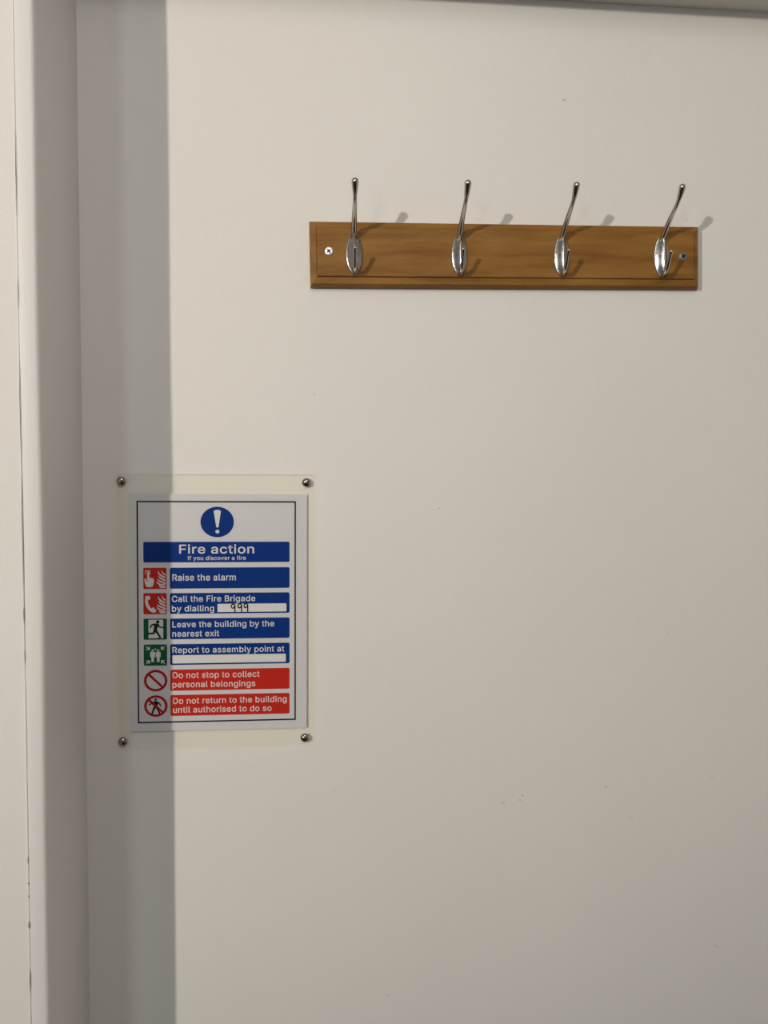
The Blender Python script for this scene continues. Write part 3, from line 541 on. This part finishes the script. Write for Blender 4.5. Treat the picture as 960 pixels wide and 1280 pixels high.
hand = [poly(f, [(.05, .52), (.10, .49), (.15, .62), (.18, .66), (.17, .48), (.24, .46), (.34, .48), (.43, .50), (.46, .56), (.45, .72), (.40, .88), (.36, .91), (.16, .91), (.11, .86), (.06, .70)])]
hand += stk(f, [(.215, .24, .10), (.215, .52, .11)])
for q in ([(.08, .13, .018), (.29, .13, .018)], [(.08, .29, .018), (.29, .29, .018)], [(.08, .13, .018), (.08, .29, .018)], [(.29, .13, .018), (.29, .29, .018)],
          [(.11, .17, .02), (.26, .17, .02)]): hand += stk(f, q)
flatobj('symbol', hand + flames(f), WHITE, Y_INK, o)
o, f = panel_icon(RED, 22.6, -2.1, 'red square with white telephone handset and flames')
ph = stk(f, [(.16, .22, .15), (.13, .42, .13), (.20, .64, .13), (.33, .80, .14), (.42, .85, .12)])
ph += [poly(f, [(.07, .15), (.24, .12), (.30, .20), (.28, .30), (.12, .32)]), poly(f, [(.34, .72), (.43, .66), (.56, .83), (.52, .90), (.38, .92)])]
flatobj('symbol', ph + flames(f), WHITE, Y_INK, o)
o, f = panel_icon(GREEN, -7.2, -31.8, 'green square with figure running through a white doorway')
flatobj('symbol', [poly(f, [(.21, .05), (.84, .05), (.84, .93), (.21, .93), (.21, .73), (.14, .73), (.14, .68), (.21, .68)])], WHITE, Y_INK, o)
run = [uell(f, .61, .15, .075, .08)] + [poly(f, [(.44, .23), (.58, .22), (.66, .28), (.60, .44), (.56, .56), (.42, .56), (.44, .42)])]
for q in ([(.47, .27, .08), (.36, .30, .07), (.29, .42, .06)], [(.62, .28, .08), (.70, .40, .06), (.86, .42, .06)],
          [(.50, .53, .12), (.60, .70, .09), (.71, .88, .07), (.64, .93, .05)], [(.48, .53, .12), (.44, .68, .09), (.34, .70, .08), (.16, .70, .07)]): run += stk(f, q)
flatobj('figure', run, DGREEN, Y_INK2, o)
o, f = panel_icon(GREEN, -37.4, -62.2, 'green square with group of figures and four inward arrows')
grp = []
for cx in (.38, .62):
    grp += [poly(f, [(cx-.09, .34), (cx+.09, .34), (cx+.11, .42), (cx+.10, .60), (cx+.06, .60), (cx+.055, .83), (cx-.055, .83), (cx-.06, .60), (cx-.10, .60), (cx-.11, .42)])]
    grp += [uell(f, cx, .275, .045, .045)]
grp += [uell(f, .50, .23, .04, .04)]
for sx, sz in ((0, 0), (1, 0), (0, 1), (1, 1)):
    g = lambda u, v: (u if not sx else 1-u, v if not sz else 1-v)
    grp += stk(f, [(*g(.11, .10), .035), (*g(.22, .20), .035)])
    grp += [poly(f, [g(.26, .25), g(.26, .10), g(.21, .10), g(.21, .20), g(.11, .20), g(.11, .25)])]
flatobj('symbol', grp, WHITE, Y_INK, o)
def prohib(cz, walker, label):
    b = bmesh.new(); cx = -70.8
    ring(b, ellipse(cx, cz, 13.4, 12.7), ellipse(cx, cz, 10.4, 9.8), Y_PANEL if not walker else Y_PANEL)
    a = math.radians(45)
    o = obj('pictogram', b, REDD, sign, None); o['label'] = label
    flatobj('slash', [[(cx-8.2-1.0, cz+7.2-.6), (cx-7.6+1.0, cz+7.4+1.0), (cx+8.4, cz-6.4), (cx+6.6, cz-8.2)]], REDD, Y_INK2, o)
    if walker:
        f = U(cz+12.5, cz-12.5)
        wk = [uell(f, .50, .20, .055, .055), poly(f, [(.42, .28), (.56, .27), (.62, .34), (.58, .46), (.58, .58), (.42, .56), (.44, .42)])]
        for q in ([(.45, .30, .07), (.34, .36, .06), (.22, .43, .05)], [(.58, .32, .07), (.67, .40, .06), (.71, .50, .05)],
                  [(.53, .54, .10), (.60, .68, .08), (.66, .84, .07)], [(.46, .54, .10), (.40, .68, .08), (.34, .86, .07)]): wk += stk(f, q)
        flatobj('figure', wk, BLACK, Y_INK, o)
prohib(-79.8, False, 'red prohibition ring with diagonal bar')
prohib(-109.7, True, 'red prohibition ring over a black walking figure')

# dome-headed pins holding the laminate
def pin(bm):
    n = 28; prof = [(.0050, -.0029), (.0052, -.0033)]
    for k in range(1, 8):
        a = math.pi/2*k/8; prof.append((.0051*math.cos(a), -.0033-.0034*math.sin(a)))
    rings = [[bm.verts.new((r*math.cos(2*math.pi*k/n), y, r*math.sin(2*math.pi*k/n))) for k in range(n)] for r, y in prof]
    for a, c in zip(rings, rings[1:]):
        for k in range(n): bm.faces.new((a[k], a[(k+1) % n], c[(k+1) % n], c[k]))
    tip = bm.verts.new((0, -.0067, 0))
    for k in range(n): bm.faces.new((rings[-1][k], rings[-1][(k+1) % n], tip))
    bm.faces.new(rings[0][::-1])
    n = 8; sh = [[bm.verts.new((.0006*math.cos(2*math.pi*k/n), y, .0006*math.sin(2*math.pi*k/n))) for k in range(n)] for y in (-.0029, .006)]
    for k in range(n): bm.faces.new((sh[0][k], sh[0][(k+1) % n], sh[1][(k+1) % n], sh[1][k]))
p0 = None
for lx, lz, where in ((-108.1, 152.4, 'top left'), (103.6, 151.6, 'top right'), (102.0, -150.9, 'bottom right'), (-108.4, -150.1, 'bottom left')):
    x = -0.1158 + lx*MM - lz*MM*(-.0044); z = ZC - 0.1478 + lz*MM + lx*MM*(-.0044)
    if p0 is None:
        b = bmesh.new(); pin(b); p = p0 = obj('dome_pin', b, STUD, None, True)
    else:
        p = p0.copy(); C.objects.link(p)
    p.location = (x, 0, z); p.rotation_euler = (0, random.uniform(-1, 1), 0)
    tag(p, 'dark metal dome-headed pin through the %s corner of the laminated notice' % where, 'pin', 'pins holding the fire notice')

# ceiling lamp out of the frame that throws the sharp shadows
lf = tag(empty('ceiling_lamp', (LAMP.x, LAMP.y, 2.5)), 'bare bulb ceiling lamp in the hall', 'lamp')
b = bmesh.new(); tube(b, [(0, 0, 0, .05), (0, 0, -.015, .05), (0, 0, -.03, .02)], 24, False); obj('ceiling_rose', b, TRIM, lf, False)
b = bmesh.new(); tube(b, [(0, 0, -.025, .003), (0, 0, -.09, .003)], 10, False); obj('cord', b, TRIM, lf, False)
b = bmesh.new(); tube(b, [(0, 0, -.085, .014), (0, 0, -.13, .018)], 20, False); obj('bulb_holder', b, TRIM, lf, False)

gl = tag(empty('ceiling_lamp', (0.05, -1.45, 2.5)), 'round ceiling lamp fitting above and behind the camera', 'lamp')
b = bmesh.new(); tube(b, [(0, 0, 0, .07), (0, 0, -.02, .07), (0, 0, -.04, .03)], 24, False); obj('ceiling_rose', b, TRIM, gl, False)
